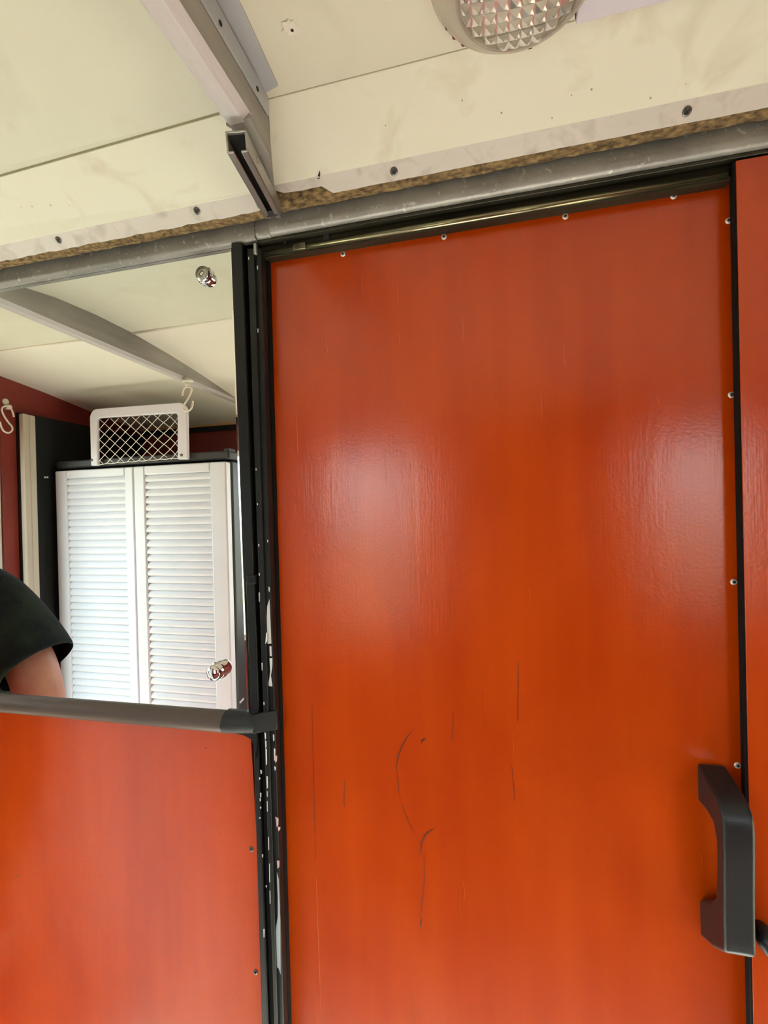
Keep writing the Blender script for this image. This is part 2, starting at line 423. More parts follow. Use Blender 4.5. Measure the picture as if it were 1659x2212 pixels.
# dark splinter hole with pale core in the right board
m = MB(); sl = []
def onboard(px, py, off=.0008):
    n = Vector((0, -.041, -.0805)).normalized(); n = Vector((0, -.455, -.89)).normalized()
    d = ray(px, py); p0 = Vector((0, .51, H(.4365))); k = (p0 - CAM).dot(n) / d.dot(n); return CAM + d * k + n * off
m.prism([onboard(*q) for q in ((691, 367), (692, 376), (690, 388), (686, 388), (687, 378))], (0, -.0003, -.0006), 0)
m.prism([onboard(q[0], q[1], .0016) for q in ((690, 379), (690, 382.5), (686, 382.5), (686.5, 379.5))], (0, -.0002, -.0004), 1)
m.build('splinter_hole', [M_dark, M_chip], T2)
rn = random.Random(3)
m = MB()
for (a0, b0, a1, b1, n_) in ((40, 420, 500, 500, 9), (620, 240, 1600, 210, 10)):
    for i in range(n_):
        u = rn.random(); px = a0 + (a1 - a0) * u; py = b0 + (b1 - b0) * u + rn.uniform(-40, 40)
        if 480 < px < 620: continue
        c = onboard(px, py, .0004); r = rn.uniform(.0004, .0011)
        m.lathe([(r, 0), (r * .8, .0003)], c, (0, -.455, -.89), 7)
m.build('fly_specks', M_seam, T2)

# ------------------------------------------------------------------ ribs
def rib(name, x0, x1, s0, s1, hb, label, taper_front):
    t = thing(name, ((x0 + x1) / 2, MIR - (s0 + s1) / 2, H(hb)), label, 'ceiling rib', 'structure')
    m = MB(); N = 40; ring = []
    def hc(y):
        for (ya, ha), (yb, hb2) in zip(prof, prof[1:]):
            if ya >= y >= yb: return ha + (hb2 - ha) * (ya - y) / (ya - yb)
        return prof[0][1]
    c = .005
    for i in range(N + 1):
        y = MIR - s0 - (s1 - s0) * i / N; top = min(hc(y), .47) + .004
        b = hb + .009 * (1 - i / N) * (1 if s0 < .1 else 0)
        if b > top - .006: b = top - .006
        w = 1.0
        ring.append([Vector((x0, y, H(top))), Vector((x0, y, H(b + c))), Vector((x0 + c, y, H(b))), Vector((x1 - c * 1.6, y, H(b))), Vector((x1, y, H(b + c * 1.2))), Vector((x1, y, H(top)))])
    n = 6
    vs = [v for r in ring for v in r]
    for k in range(N):
        for i in range(n):
            a, b2 = k * n + i, k * n + (i + 1) % n
            m._add([], [])
            m.f.append([a, b2, b2 + n, a + n]); m.m.append(1 if i in (1, 2, 3) else 0); m.sm.append(False)
    m.v = vs
    m.f.append([5, 4, 3, 2, 1, 0]); m.m.append(0); m.sm.append(False)
    m.f.append([N * n + i for i in range(n)]); m.m.append(0); m.sm.append(False)
    m.build('beam', [M_ribd, M_ribw], t)
    return t
RX0, RX1 = P(489, 280, .44).x, P(579, 215, .477).x
rb = rib('ceiling_rib', RX0, RX1, .160, 1.10, .400, 'weathered wooden ceiling rib ending in a metal bracket above the post', True)
rb2 = rib('ceiling_rib', -.919, -.887, .035, 1.14, .400, 'grey wooden ceiling rib crossing the mirror reflection diagonally', True)
# cut nose of the near rib between rib end and wall: lower part chopped, upper web carries on
m = MB(); m.prism([(RX0 + .0045, .436, H(.4005)), (RX0 + .0045, .476, H(.3935)), (RX0 + .0045, .476, H(.455)), (RX0 + .0045, .436, H(.462))], (RX1 - RX0 - .005, 0, 0))
m.prism([(RX0 - .012, .4765, H(.400)), (RX1 - .001, .4765, H(.400)), (P(588, 412, .551).x - .001, .560, H(.395)), (RX0 - .03, .560, H(.395))], (0, 0, .05))
m.build('web', M_ribd, rb)
m = MB()     # painted-end scraps
m.prism([(RX0 + .001, .438, H(.400)), (RX1 - .001, .438, H(.400)), (RX1 - .001, .446, H(.4035)), (RX0 + .015, .449, H(.403)), (RX0 + .001, .446, H(.4035))], (0, 0, .008))
m.build('bare_end', M_ribd, rb)
# aluminium angle on the rib's right side
m = MB()
m.prism([(RX1, .20, H(.464)), (RX1, .4745, H(.4525)), (RX1, .4745, H(.432)), (RX1, .20, H(.4375))], (.0020, 0, 0))
m.prism([(RX1, .20, H(.4660)), (RX1, .40, H(.4612)), (RX1, .4690, H(.4518)), (RX1 + .018, .4650, H(.4522)), (RX1 + .018, .40, H(.4612)), (RX1 + .018, .20, H(.4660))], (0, 0, .0025))
ang = m.build('angle_plate', M_angle, rb, .0006)
for px, py in ((476, 50), (556, 192)):
    c = PX(px, py, RX1 + .0021); m = MB(); m.lathe([(.0024, 0), (.0022, .0006)], c, (1, 0, 0), 12); m.build('hole', M_dark, ang)
# U-channel bracket carrying the rib to the wall
br = thing('support_bracket', (-.265, .44, H(.37)), 'galvanised U-channel bracket under the rib end, leaning to the beam', 'bracket')
n0, n1 = Vector((-.2475, .430, H(.3745))), Vector((-.2760, .566, H(.3930)))
ax = (n1 - n0).normalized(); sx = Vector((1, 0, 0)); sx = (sx - ax * sx.dot(ax)).normalized(); sz = sx.cross(ax) if sx.cross(ax).z > 0 else ax.cross(sx)
w, hh, th = .0215, .0205, .0020
def chan(u0, u1, v0, v1, mi=0, mbx=None, l0=0, l1=None):
    l1 = (n1 - n0).length if l1 is None else l1
    a = n0 + ax * l0
    mbx.prism([a + sx * u0 + sz * v0, a + sx * u1 + sz * v0, a + sx * u1 + sz * v1, a + sx * u0 + sz * v1], ax * (l1 - l0), mi)
m = MB()
chan(-w / 2, w / 2, hh / 2 - th, hh / 2, 0, m); chan(-w / 2, -w / 2 + th, -hh / 2, hh / 2, 0, m); chan(w / 2 - th, w / 2, -hh / 2, hh / 2, 0, m)
chan(-w / 2, -w / 2 + .0072, -hh / 2, -hh / 2 + th, 0, m); chan(w / 2 - .0072, w / 2, -hh / 2, -hh / 2 + th, 0, m)
m.build('channel', M_galv, br, .0008)
m = MB(); chan(-w / 2 + .0021, w / 2 - .0021, hh / 2 - .006, hh / 2 - .0021, 0, m, .004, .13); m.build('inner_shade', M_dark, br)  # dark slab gives the channel's inside its shade by colour
m = MB(); c = n0 + ax * .034 + sx * (w / 2) + sz * .001; m.lathe([(.0036, 0), (.0034, .0006), (.002, .0008)], c, sx, 14); m.build('bolt', M_chromed, br)
m = MB(); c = n0 + ax * .128 - sz * .004; m.box(c + Vector((-.008, -.004, -.006)), c + Vector((.008, .006, .004))); m.build('end_cleat', M_cab, br, .001)

# ------------------------------------------------------------------ header beam, track, posts
t3 = thing('trim_3', (0, .59, H(.38)), 'grey steel header beam with worn rounded edge under the ceiling boards', 'beam', 'structure')
def rounded_beam(x0, x1, yf, top, bot, r, dp=.03):
    m = MB(); pr = [(yf, top), (yf, bot + r)]
    for k in range(1, 7):
        q = math.pi / 2 * k / 6; pr.append((yf + r - r * math.cos(q), bot + r - r * math.sin(q)))
    pr += [(yf + dp, bot), (yf + dp, top)]
    m.prism([(x0, y, H(h)) for y, h in pr], (x1 - x0, 0, 0), 0, True); return m
def beam_x(px, py, y=.586): return P(px, py, y).x
xa, xb2 = beam_x(549, 495), beam_x(580, 490)
o = rounded_beam(XL, xa - .0007, .588, .415, .3750, .006, .0115).build('beam_section', M_steel, t3); o.data.set_sharp_from_angle(angle=math.radians(35))
o = rounded_beam(xa, xb2 - .0007, .5885, .415, .3770, .007).build('beam_section', M_steel, t3); o.data.set_sharp_from_angle(angle=math.radians(35))
o = rounded_beam(xb2, XR, .586, .415, .3780, .009).build('beam_section', M_steel, t3); o.data.set_sharp_from_angle(angle=math.radians(35))

t6 = thing('trim_6', (.1, .6, H(.365)), 'dark metal sliding door track under the header beam', 'door track', 'structure')
txa, txb = P(556, 540, .60).x, P(1583, 370, .60).x
m = MB(); m.box((txa, .607, H(.3565)), (txb, .640, H(.383)))
m.build('channel', M_track, t6)
m = MB(); m.box((txa, .5955, H(.3735)), (XR, .612, H(.3775))); m.build('upper_flange', M_track, t6, .0008)
m = MB(); m.tube([(txa, .6045, H(.3617)), (txb - .004, .6045, H(.3617))], .0042, 14); m.build('lower_lip', M_lip, t6)
m = MB(); m.box((txa, .6045, H(.3555)), (txb, .612, H(.3605))); m.build('lower_flange', M_track, t6)
for px, py, a in ((706, 512, .0045), (618, 519, .003)):
    c = P(px, py, .606); m = MB(); m.box(c + Vector((-a, -.003, -.005)), c + Vector((a, .004, .004))); m.build('roller_block', M_cab, t6, .0015)
m = MB(); c = P(650, 525, .6045); m.box((c.x - .010, .5995, H(.3575)), (c.x + .008, .6085, H(.3665))); m.build('joint_sleeve', M_lip, t6, .001)

t4 = thing('trim_4', (-.31, .60, 0), 'black ribbed aluminium door post with white paint chips beside the mirror', 'door post', 'structure')
e0 = (499.5, 559.5); e1 = (523, 580); e2 = (533, 592); e3 = (549, 600); e4 = (564, 613); e5 = (577, 624); e0b = (513.5, 566)
m = MB(); quadstrip(m, e0, e1, 524, 1251, .589, .63); m.build('frame_strip', M_black, t4, .0012)
m = MB(); quadstrip(m, (505, 565), (525, 582), 1252, 1542, .5905, .63); m.build('frame_strip', M_black, t4, .0012)
m = MB(); quadstrip(m, (507, 567), (527, 584), 1243, 1262, .5875, .60); m.build('strip_joint', M_black, t4, .001)
m = MB(); quadstrip(m, e1, e2, 536, 2300, .601, .65); m.build('recess', M_blackm, t4)
m = MB(); quadstrip(m, e2, e3, 536, 2300, .5915, .65); m.build('ridge', M_black, t4, .0012)
m = MB(); quadstrip(m, e3, e4, 536, 2300, .5955, .65); m.build('ridge', M_black, t4, .0012)
m = MB(); quadstrip(m, e4, e5, 536, 2300, .6095, .65); m.build('gap_shade', M_blackm, t4)  # matte black strip paints the dark of the gap between post and door
m = MB(); quadstrip(m, e0b, e1, 1580, 2300, .5945, .64); m.build('lower_strip', M_black, t4, .0015)
m = MB(); c = P(551, 535, .592); m.box(c + Vector((-.0022, -.001, -.009)), c + Vector((.0022, .004, .006))); m.build('clip', M_galv, t4, .0008)
# chips of bare paint on the ridges
def chip(pts, y, mi=0, mbx=None): mbx.prism([P(a, b, y) for a, b in pts], (0, .0006, 0), mi)
m = MB()
Y2, Y3 = .5912, .5952
chip(((582, 1294), (584, 1340), (586, 1390), (574, 1391), (576, 1340), (577, 1310)), Y3, 0, m)
chip(((580, 1267), (583, 1270), (582, 1279), (580, 1276)), Y3, 0, m)
chip(((582, 1396), (586, 1396), (587, 1418), (583, 1417)), Y3, 0, m)
chip(((582, 1422), (588, 1422), (588, 1440), (585, 1460), (588, 1478), (588, 1483), (579, 1482), (582, 1465), (584, 1450)), Y3, 0, m)
chip(((575, 1367), (577, 1367), (577, 1385), (573, 1391), (574, 1378)), Y2, 0, m)
for cx, cy, l, y in ((591, 1594, 8, Y3), (593, 1630, 14, Y3), (594, 1660, 5, Y3), (573, 1590, 8, Y2), (574, 1608, 9, Y2), (575, 1635, 18, Y2), (577, 1690, 14, Y2), (564, 1668, 5, Y2), (561, 1682, 3, Y2)):
    chip(((cx - 1.5, cy - l), (cx + 1.3, cy - l + 2), (cx + 1.6, cy + l - 3), (cx - .5, cy + l), (cx - 1.2, cy)), y if y == Y3 else .5912, 0, m)
for cx, cy, l in ((577, 1742, 11), (580, 1822, 14), (582, 1886, 20), (583, 1938, 14), (577, 1715, 6)):
    chip(((cx - .7, cy - l), (cx + .7, cy - l), (cx + 1.2, cy + l), (cx - .2, cy + l)), .5912, 0, m)
for cx, cy, l in ((563, 1718, 5), (562, 1728, 3), (563, 1745, 2), (561, 1767, 1.5), (567, 1849, 3), (575, 1915, 2), (570, 2016, 9)):
    chip(((cx - 1.3, cy - l), (cx + 1.3, cy - l), (cx + 1, cy + l), (cx - .8, cy + l)), .5941, 0, m)
for cx, cy, l in ((557, 714, 4), (557, 713, 2), (537, 558, 3), (556, 578, 4), (553, 1014, 2.5), (556, 1089, 2), (559, 1178, 3), (578, 1169, 2.5), (560, 1241, 3), (560, 1290, 10), (566, 1440, 8), (570, 1520, 3), (573, 1545, 2)):
    chip(((cx - 1.2, cy - l), (cx + 1.0, cy - l), (cx + .6, cy + l), (cx - .6, cy + l)), .5910, 0, m)
chip(((598, 1885), (602, 1900), (605, 1990), (606, 2085), (606, 2105), (602, 2092), (597, 2088), (595, 2050), (591, 2055), (594, 2035), (597, 2000), (600, 1980), (600, 1940)), .5948, 1, m)
for cx, cy, l in ((599, 1777, 10), (603, 1791, 5), (601, 1868, 9), (597, 1768, 3), (596, 1640, 8)):
    chip(((cx - 3, cy - l), (cx + 2.5, cy - l + 1), (cx + 2, cy + l - 4), (cx - 1.5, cy + l)), .5948, 2, m)
m.build('paint_chips', [M_chip, M_chipg, M_chippk], t4)

# rail under the mirror, with a tape-wrapped corner
t5 = thing('trim_5', P(250, 1540, .59), 'brown-grey rounded rail running under the mirror', 'rail', 'structure')
ra, rb_ = P(-600, 1456, .596), P(495, 1539, .596); rc, rd = P(-600, 1483, .596), P(495, 1584, .596)
def rail(pa, pb, pc, pd, mats, name, par, bulge=.012, smooth=True, b2=None):
    m = MB(); rings = []
    for a, b, bulge in ((pa, pc, bulge), (pb, pd, b2 or bulge)):
        r = []
        for k in range(13):
            u = k / 12; q = math.pi * u
            r.append(a.lerp(b, u) + Vector((0, -bulge * math.sin(q) ** .6, 0)))
        r.append(b + Vector((0, .03, 0))); r.append(a + Vector((0, .03, 0)))
        rings.append(r)
    m.loft(rings, 0, True, smooth); o = m.build(name, mats, par); o.data.set_sharp_from_angle(angle=math.radians(50)); return o
rail(ra, rb_, rc, rd, M_rail, 'rail_profile', t5)
tp = rail(P(486, 1537, .5945), P(552, 1545, .5915), P(486, 1584, .5945), P(552, 1585, .5915), M_tape, 'tape_wrap', t5, .0125, True, .0055)
m = MB(); m.prism([P(545, 1546, .5865), P(566, 1540, .5885), P(596, 1535, .5935), P(599, 1577, .5935), P(575, 1580, .5885), P(545, 1586, .5865)], (0, .004, 0)); tq = m.build('tape_wrap', M_tape, t5, .0012); tq['label'] = 'black adhesive tape flat on the door post'
tp['label'] = 'black adhesive tape wrapped round the rail end and post'
m = MB(); m.prism([P(495, 1582, .590), P(552, 1570, .590), P(556, 1600, .590), P(551, 1640, .590), P(548, 1612, .590), P(541, 1596, .590), P(525, 1588, .590)], (0, .02, 0)); m.build('corner_fillet', M_black, t5)

# orange fixed panel under the mirror
lb_, lt_ = P(585, 2330, .6), P(540, 1560, .6)
m = MB(); m.prism([Vector((XL, .6, lt_.z + .01)), lt_, lb_, Vector((lb_.x, .6, .01)), Vector((XL, .6, .01))], (0, .02, 0))
m.box((XL, .6056, lt_.z - .02), (lt_.x - .02, .6195, H(.40)))
wl = m.build('wall_front_left', M_door); tag(wl, 'orange painted plywood wall panel below the mirror', 'wall panel', 'structure')
for px, py, y in ((543, 1834, 2), (552, 2100, 2)):
    screw_on(wl, px, py, .6, (0, -1, 0), .0036, mats=(M_screw, M_dark), cross=False)
m = MB()
for px, py, r in ((37, 1893, .0014), (475, 1800, .0008), (445, 1615, .0010), (90, 1700, .0007)):
    m.lathe([(r, 0), (r * .8, .0004)], P(px, py, .5998), (0, -1, 0), 8)
m.build('nail_marks', M_crack, wl)

# orange fixed panel right of the door
XRP = lambda y: 1588 + (1628 - 1588) * (y - 345) / (2212 - 345)
m = MB(); pb_ = P(XRP(2350), 2350, .597); m.prism([P(1590, 347, .597), Vector((XR, .597, P(1800, 309, .597).z)), Vector((XR, .597, .01)), Vector((pb_.x, .597, .01)), pb_], (0, .012, 0))
wr = m.build('wall_front_right', M_door, None, .0004); tag(wr, 'reddish orange panel overlapping the right edge of the sliding door', 'wall panel', 'structure')
m = MB(); m.prism([P(1583, 351, .5982), P(1591, 349, .5982), P(XRP(2330) + 3, 2330, .5982), P(XRP(2330) - 8, 2330, .5982)], (0, .009, 0)); m.build('edge_shade', M_blackm, wr)  # shade along the panel's side edge, put in as a black strip

# ------------------------------------------------------------------ sliding door
d1 = thing('door_1', P(1080, 1300, DOORY), 'orange painted sliding door with rivets and a black grab handle', 'door', 'structure')
db, dr = P(590, 2340, DOORY), P(1690, 2340, DOORY)
m = MB(); m.prism([P(545, 564, DOORY), P(1640, 372, DOORY), dr, Vector((dr.x, DOORY, .02)), Vector((db.x, DOORY, .02)), db], (0, .02, 0))
# grain splits and ridges in the paint film
def scratch(pts, w, mi, y=DOORY):
    ps = [P(a, b, y - .0001) for a, b in pts]; n = len(ps)
    for i in range(n - 1):
        d = (ps[i + 1] - ps[i]).normalized(); s_ = Vector((-d.z, 0, d.x))
        w0 = w * (.35 + .65 * math.sin(math.pi * (i + .0) / (n - 1)) if n > 2 else 1); w1 = w * (.35 + .65 * math.sin(math.pi * (i + 1) / (n - 1)) if n > 2 else 1)
        m.prism([ps[i] + s_ * w0, ps[i + 1] + s_ * w1, ps[i + 1] - s_ * w1, ps[i] - s_ * w0], (0, -.0003, 0), mi)
scratch(((893, 1577), (880, 1592), (870, 1608), (862, 1628), (857, 1650), (856, 1662)), .0007, 1)
scratch(((857, 1660), (860, 1690), (863, 1720)), .0004, 1)
scratch(((867, 1735), (880, 1770), (895, 1800)), .0003, 1)
scratch(((920, 1595), (912, 1599), (911, 1606)), .0013, 1)
scratch(((937, 1790), (920, 1802), (911, 1820), (908, 1845)), .0009, 1)
scratch(((916, 1850), (917, 1900), (911, 1960), (908, 2000)), .00035, 1)
scratch(((911, 1985), (908, 2002)), .0006, 1)
scratch(((683, 1890), (685, 1950), (690, 2080), (695, 2230)), .00045, 2)
scratch(((674, 1520), (678, 1700), (682, 1860)), .0003, 1)
scratch(((745, 1680), (743, 1730), (746, 1745)), .0004, 1)
scratch(((886, 1000), (889, 1080), (893, 1170), (896, 1260)), .0004, 2)
scratch(((935, 1110), (934, 1150)), .0005, 2); scratch(((1105, 1650), (1110, 1700), (1112, 1735)), .0004, 1)
scratch(((980, 1540), (977, 1600)), .0003, 1)
scratch(((840, 525), (841, 537)), .0003, 1); scratch(((1411, 423), (1409, 436)), .0003, 1)
scratch(((1492, 404), (1493, 417), (1530, 411)), .0004, 1); scratch(((1120, 1430), (1118, 1560)), .0003, 1)
rn = random.Random(11)
for i in range(22):
    x = rn.uniform(640, 1540); y = rn.uniform(560, 2150); l = rn.uniform(20, 90)
    scratch(((x, y), (x + l * .02 + rn.uniform(-3, 3), y + l * .5), (x + l * .03, y + l)), rn.uniform(.00012, .0002), 2)
for px, py in ((680, 629), (1045, 1180), (980, 1180), (790, 1115), (1700, 1000)):
    pass
m.build('door_panel', [M_door, M_crack, M_ridge], d1)
for px, py in ((741, 549), (959, 512), (1221, 468), (1455, 424), (1574, 477), (1580, 853), (1585, 1257), (1593, 1653)):
    screw_on(d1, px, py, DOORY, (0, -1, 0), .0036, 'rivet', (M_alu, M_dark), cross=False, dome=.5)

# grab handle: side profile on its left face (plane X = XH), extruded to the right
XH = P(1506, 1800, DOORY).x; HW = .0285
def prof_px(lst): return [PX(a, b, XH) for a, b in lst]
outer = [(1505, 1646), (1516, 1664), (1527, 1685), (1539, 1706), (1550, 1728), (1558, 1752), (1562, 1775), (1563.5, 1800), (1564, 1850), (1564, 1930), (1564.5, 1990), (1565.5, 2030), (1566, 2058), (1560, 2057), (1550, 2052), (1537, 2045), (1522, 2030), (1507, 2012)]
inner = [(1507, 1937), (1524, 1940), (1534, 1946), (1546, 1935), (1546.5, 1900), (1547, 1850), (1546, 1810), (1540, 1778), (1528, 1755), (1515, 1740), (1506.5, 1729)]
pts = prof_px(outer + inner)
for p in pts: p.y = min(p.y, DOORY)
hm = MB(); n = len(pts)
def ring_at(dx, pts=pts): return [Vector((p.x + dx, p.y, p.z)) for p in pts]
hm.loft([ring_at(0), ring_at(HW * .33), ring_at(HW * .66), ring_at(HW)], 0, True, False)
ho = hm.build('door_handle', M_handle, d1, .0036, 4)
ho['label'] = 'black moulded plastic grab handle'
# rounded latch tongue to the right of the handle's foot
lt = thing('latch_knob', P(1650, 2020, .58), 'black plastic latch lever on the right panel beside the handle foot', 'latch')
m = MB(); c0 = P(1638, 2003, .595); c1 = P(1668, 2048, .575)
m.tube([c0, c0.lerp(c1, .35) + Vector((0, -.004, .002)), c0.lerp(c1, .7) + Vector((0, -.004, .001)), c1, c1 + (c1 - c0) * .5], [.008, .0105, .011, .010, .008], 16)
m.build('lever', M_handle, lt)
c = P(1690, 2035, .598); m = MB(); m.lathe([(.016, 0), (.016, .010), (.012, .016), (.004, .018)], c + Vector((0, .002, 0)), (0, -1, 0), 24); m.build('rosette', M_handle, lt)

# ------------------------------------------------------------------ mirror
mr = thing('mirror', P(250, 1500, MIR), 'large wall mirror with chrome knobs reflecting the white louvred cabinet', 'mirror')
mx0 = -.98
tl, trr, brr, bl = P(0, 604, MIR), P(498, 517, MIR), P(537, 1542, MIR), P(0, 1502, MIR)
tl = trr + (tl - trr) * ((mx0 - trr.x) / (tl.x - trr.x)); bl = brr + (bl - brr) * ((mx0 - brr.x) / (bl.x - brr.x))
bev = .0020; outer_q = [tl, trr, brr, bl]; cen = sum(outer_q, Vector()) / 4
inn = [Vector((q.x + (bev if q.x < cen.x else -bev), q.y, q.z + (bev if q.z < cen.z else -bev))) for q in outer_q]
m = MB(); out1 = [q + Vector((0, .0004, 0)) for q in outer_q]; out2 = [q + Vector((0, .005, 0)) for q in outer_q]
m._add(inn, [[0, 1, 2, 3]], 0); m._add(inn + out1, [[i, (i + 1) % 4, (i + 1) % 4 + 4, i + 4] for i in range(4)], 0)
m._add(out1 + out2, [[i, (i + 1) % 4, (i + 1) % 4 + 4, i + 4] for i in range(4)] + [[4, 5, 6, 7]], 1)
m.build('mirror_glass', [M_mirror, M_glassedge], mr)
def knob(px, py, prof, mats, label):
    c = P(px, py, MIR); m = MB(); m.lathe(prof, c + Vector((0, -.0002, 0)), (0, -1, 0), 36); o = m.build('knob', mats, mr); o['label'] = label
    o.data.set_sharp_from_angle(angle=math.radians(40)); return c, o
c, o = knob(446, 598, [(.0125, 0), (.0125, .003), (.0112, .0036), (.0108, .0095), (.0100, .0108), (.0040, .0110)], M_chrome, 'worn chrome mirror knob with a square hole in its face')
m = MB(); m.lathe([(.0103, .0104), (.0101, .0111), (.002, .01125)], c, (0, -1, 0), 30); m.build('worn_face', M_chromed, o)
m = MB(); m.prism([c + Vector((a, -.0113, b)) for a, b in ((-.0052, -.001), (.0002, .0042), (.0045, .0005), (-.001, -.0045))], (0, .0008, 0)); m.build('slot', M_dark, o)
m = MB(); m.prism([c + Vector((a, -.0117, b)) for a, b in ((-.0032, -.0015), (.0008, .0022), (.0035, .000), (-.0006, -.0038))], (0, .0006, 0)); m.build('tongue', M_chrome, o)
c, o = knob(474, 1447, [(.0125, 0), (.0125, .0035), (.0112, .0042), (.0112, .0125), (.0108, .0145), (.0095, .0165), (.006, .0182), (.001, .0188)], M_chrome, 'polished domed chrome mirror knob at the lower right corner')
# small scrape at the mirror's lower right corner
m = MB(); m.prism([P(a, b, MIR - .0002) for a, b in ((517, 1517), (526, 1507), (527, 1511), (519, 1520))], (0, .0001, 0)); m.build('scrape', M_chip, mr)

# ------------------------------------------------------------------ ceiling lamp and cable duct
lampc = PZ(1104, -76, H(.463)); lampc.z = H(.4685)
lp = thing('ceiling_lamp', lampc, 'round ceiling lamp with a faceted clear lens above the door', 'lamp')
seg = 72; RO = .0715; off = Vector((.0085, -.003, 0))
def ring(r, dz, o=Vector()): return [lampc + o + Vector((r * math.cos(2 * math.pi * k / seg), r * math.sin(2 * math.pi * k / seg), -dz)) for k in range(seg)]
m = MB(); m.loft([ring(RO, 0), ring(RO, .006), ring(RO * .985, .012, off * .2), ring(RO * .94, .020, off * .5), ring(RO * .86, .027, off * .85), ring(.0548, .031, off), ring(.0535, .0312, off), ring(.0535, .026, off), ring(RO * .84, .022, off * .7), ring(RO * .93, .010), ring(RO * .93, 0)], 0, False)
m.build('housing_rim', M_rim, lp)
m = MB(); m.loft([ring(.058, .008, off * .6), ring(.058, .010, off * .6), ring(.002, .016, off * .6)], 0, True); m.build('reflector', M_refl, lp)
m = MB(); m.loft([ring(.0645, .001, off * .2), ring(.0645, .006, off * .2)], 0, True); m.build('base_plate', M_refl, lp)
# lens with cut pyramids
m = MB(); RL = .0545; ps = .0108; lc = lampc + off; nb = int(RL / ps) + 1
def dome(x, y): return -.0300 - .006 * (1 - (x * x + y * y) / RL ** 2)
for i in range(-nb, nb + 1):
    for j in range(-nb, nb + 1):
        x0, y0 = i * ps, j * ps; cx_, cy_ = x0 + ps / 2, y0 + ps / 2
        if math.hypot(cx_, cy_) > RL - .0028: continue
        cs = []
        for a, b in ((x0, y0), (x0 + ps, y0), (x0 + ps, y0 + ps), (x0, y0 + ps)):
            r = math.hypot(a, b)
            if r > RL - .001: a, b = a * (RL - .001) / r, b * (RL - .001) / r
            cs.append(Vector((lc.x + a, lc.y + b, lc.z + dome(a, b))))
        ap = Vector((lc.x + cx_ + .0008, lc.y + cy_, lc.z + dome(cx_, cy_) - .0042))
        m._add(cs + [ap], [[0, 1, 4], [1, 2, 4], [2, 3, 4], [3, 0, 4]], 0)
cs = [ring(RL, .0295, off)]
m.build('lens', M_clear, lp)
m = MB(); m.tube(ring(RL, .0305, off) + [ring(RL, .0305, off)[0]], .0016, 8); m.build('lens_ring', M_clear, lp)
for a in (2.55, 2.75, 2.35):
    c = lampc + Vector((math.cos(a) * .0605, math.sin(a) * .0605, -.013)); m = MB(); m.box(c - Vector((.004, .006, .006)), c + Vector((.004, .006, .006))); m.build('red_reflector', M_redlens, lp, .002)
c = P(1131, 99, lampc.y + .053); c = lampc + off + Vector((.010, .0625, -.0235)); m = MB(); m.lathe([(.002, 0), (.0018, .002)], c, (0, .6, -.8), 10); m.build('screw', M_dark, lp)

dc = PZ(1244, 61, H(.4395))
du = thing('cable_duct', (dc.x, dc.y, H(.44)), 'white plastic cable duct running right from the lamp along the ceiling', 'cable duct')
m = MB(); m.prism([(dc.x - .002, dc.y - .024, H(.474)), (dc.x - .002, dc.y - .024, H(.447)), (dc.x, dc.y - .020, H(.4425)), (dc.x, dc.y, H(.4425)), (dc.x, dc.y + .001, H(.4475)), (dc.x, dc.y, H(.474))], (XR - dc.x, 0, 0)); m.build('duct_body', M_duct, du, .0012)
m = MB(); m.prism([(dc.x - .0008, dc.y - .021, H(.463)), (dc.x - .0008, dc.y - .020, H(.4455)), (dc.x - .0008, dc.y - .002, H(.4455)), (dc.x - .0008, dc.y - .002, H(.463))], (.0006, 0, 0)); m.build('open_end', M_dark, du)

# ------------------------------------------------------------------ reflected side: cabinet
CV = 1.300; CY = 2 * MIR - CV         # front of the cabinet doors at y = -0.10
cl, cr_ = R(126, 1300, CV).x, R(494, 1250, CV).x
ctop = R(290, 1008, CV).z
cab = thing('utility_cabinet', ((cl + cr_) / 2, CY - .2, 0), 'tall white louvred plastic cabinet with a dark grey body, seen in the mirror', 'cabinet')
DT = .028; depth = .40
m = MB(); m.box((cl + .004, CY - DT - depth, .02), (cr_ + .004, CY - DT, ctop + .006)); m.build('body', M_cab, cab, .006)
m = MB(); m.box((cl - .002, CY - DT - depth, ctop + .008), (cr_ + .008, CY - .006, ctop + .034)); m.build('top_board', M_cab, cab, .005)
m = MB(); m.box((cr_ - .012, CY - .05, ctop + .026), (cr_ + .006, CY - .010, ctop + .042)); m.build('corner_lug', M_cab, cab, .003)
m = MB(); m.box((cl - .004, CY - DT - depth, 0), (cr_ + .010, CY - .004, .07)); m.build('plinth', M_cab, cab, .005)
xm = R(293.5, 1250, CV).x
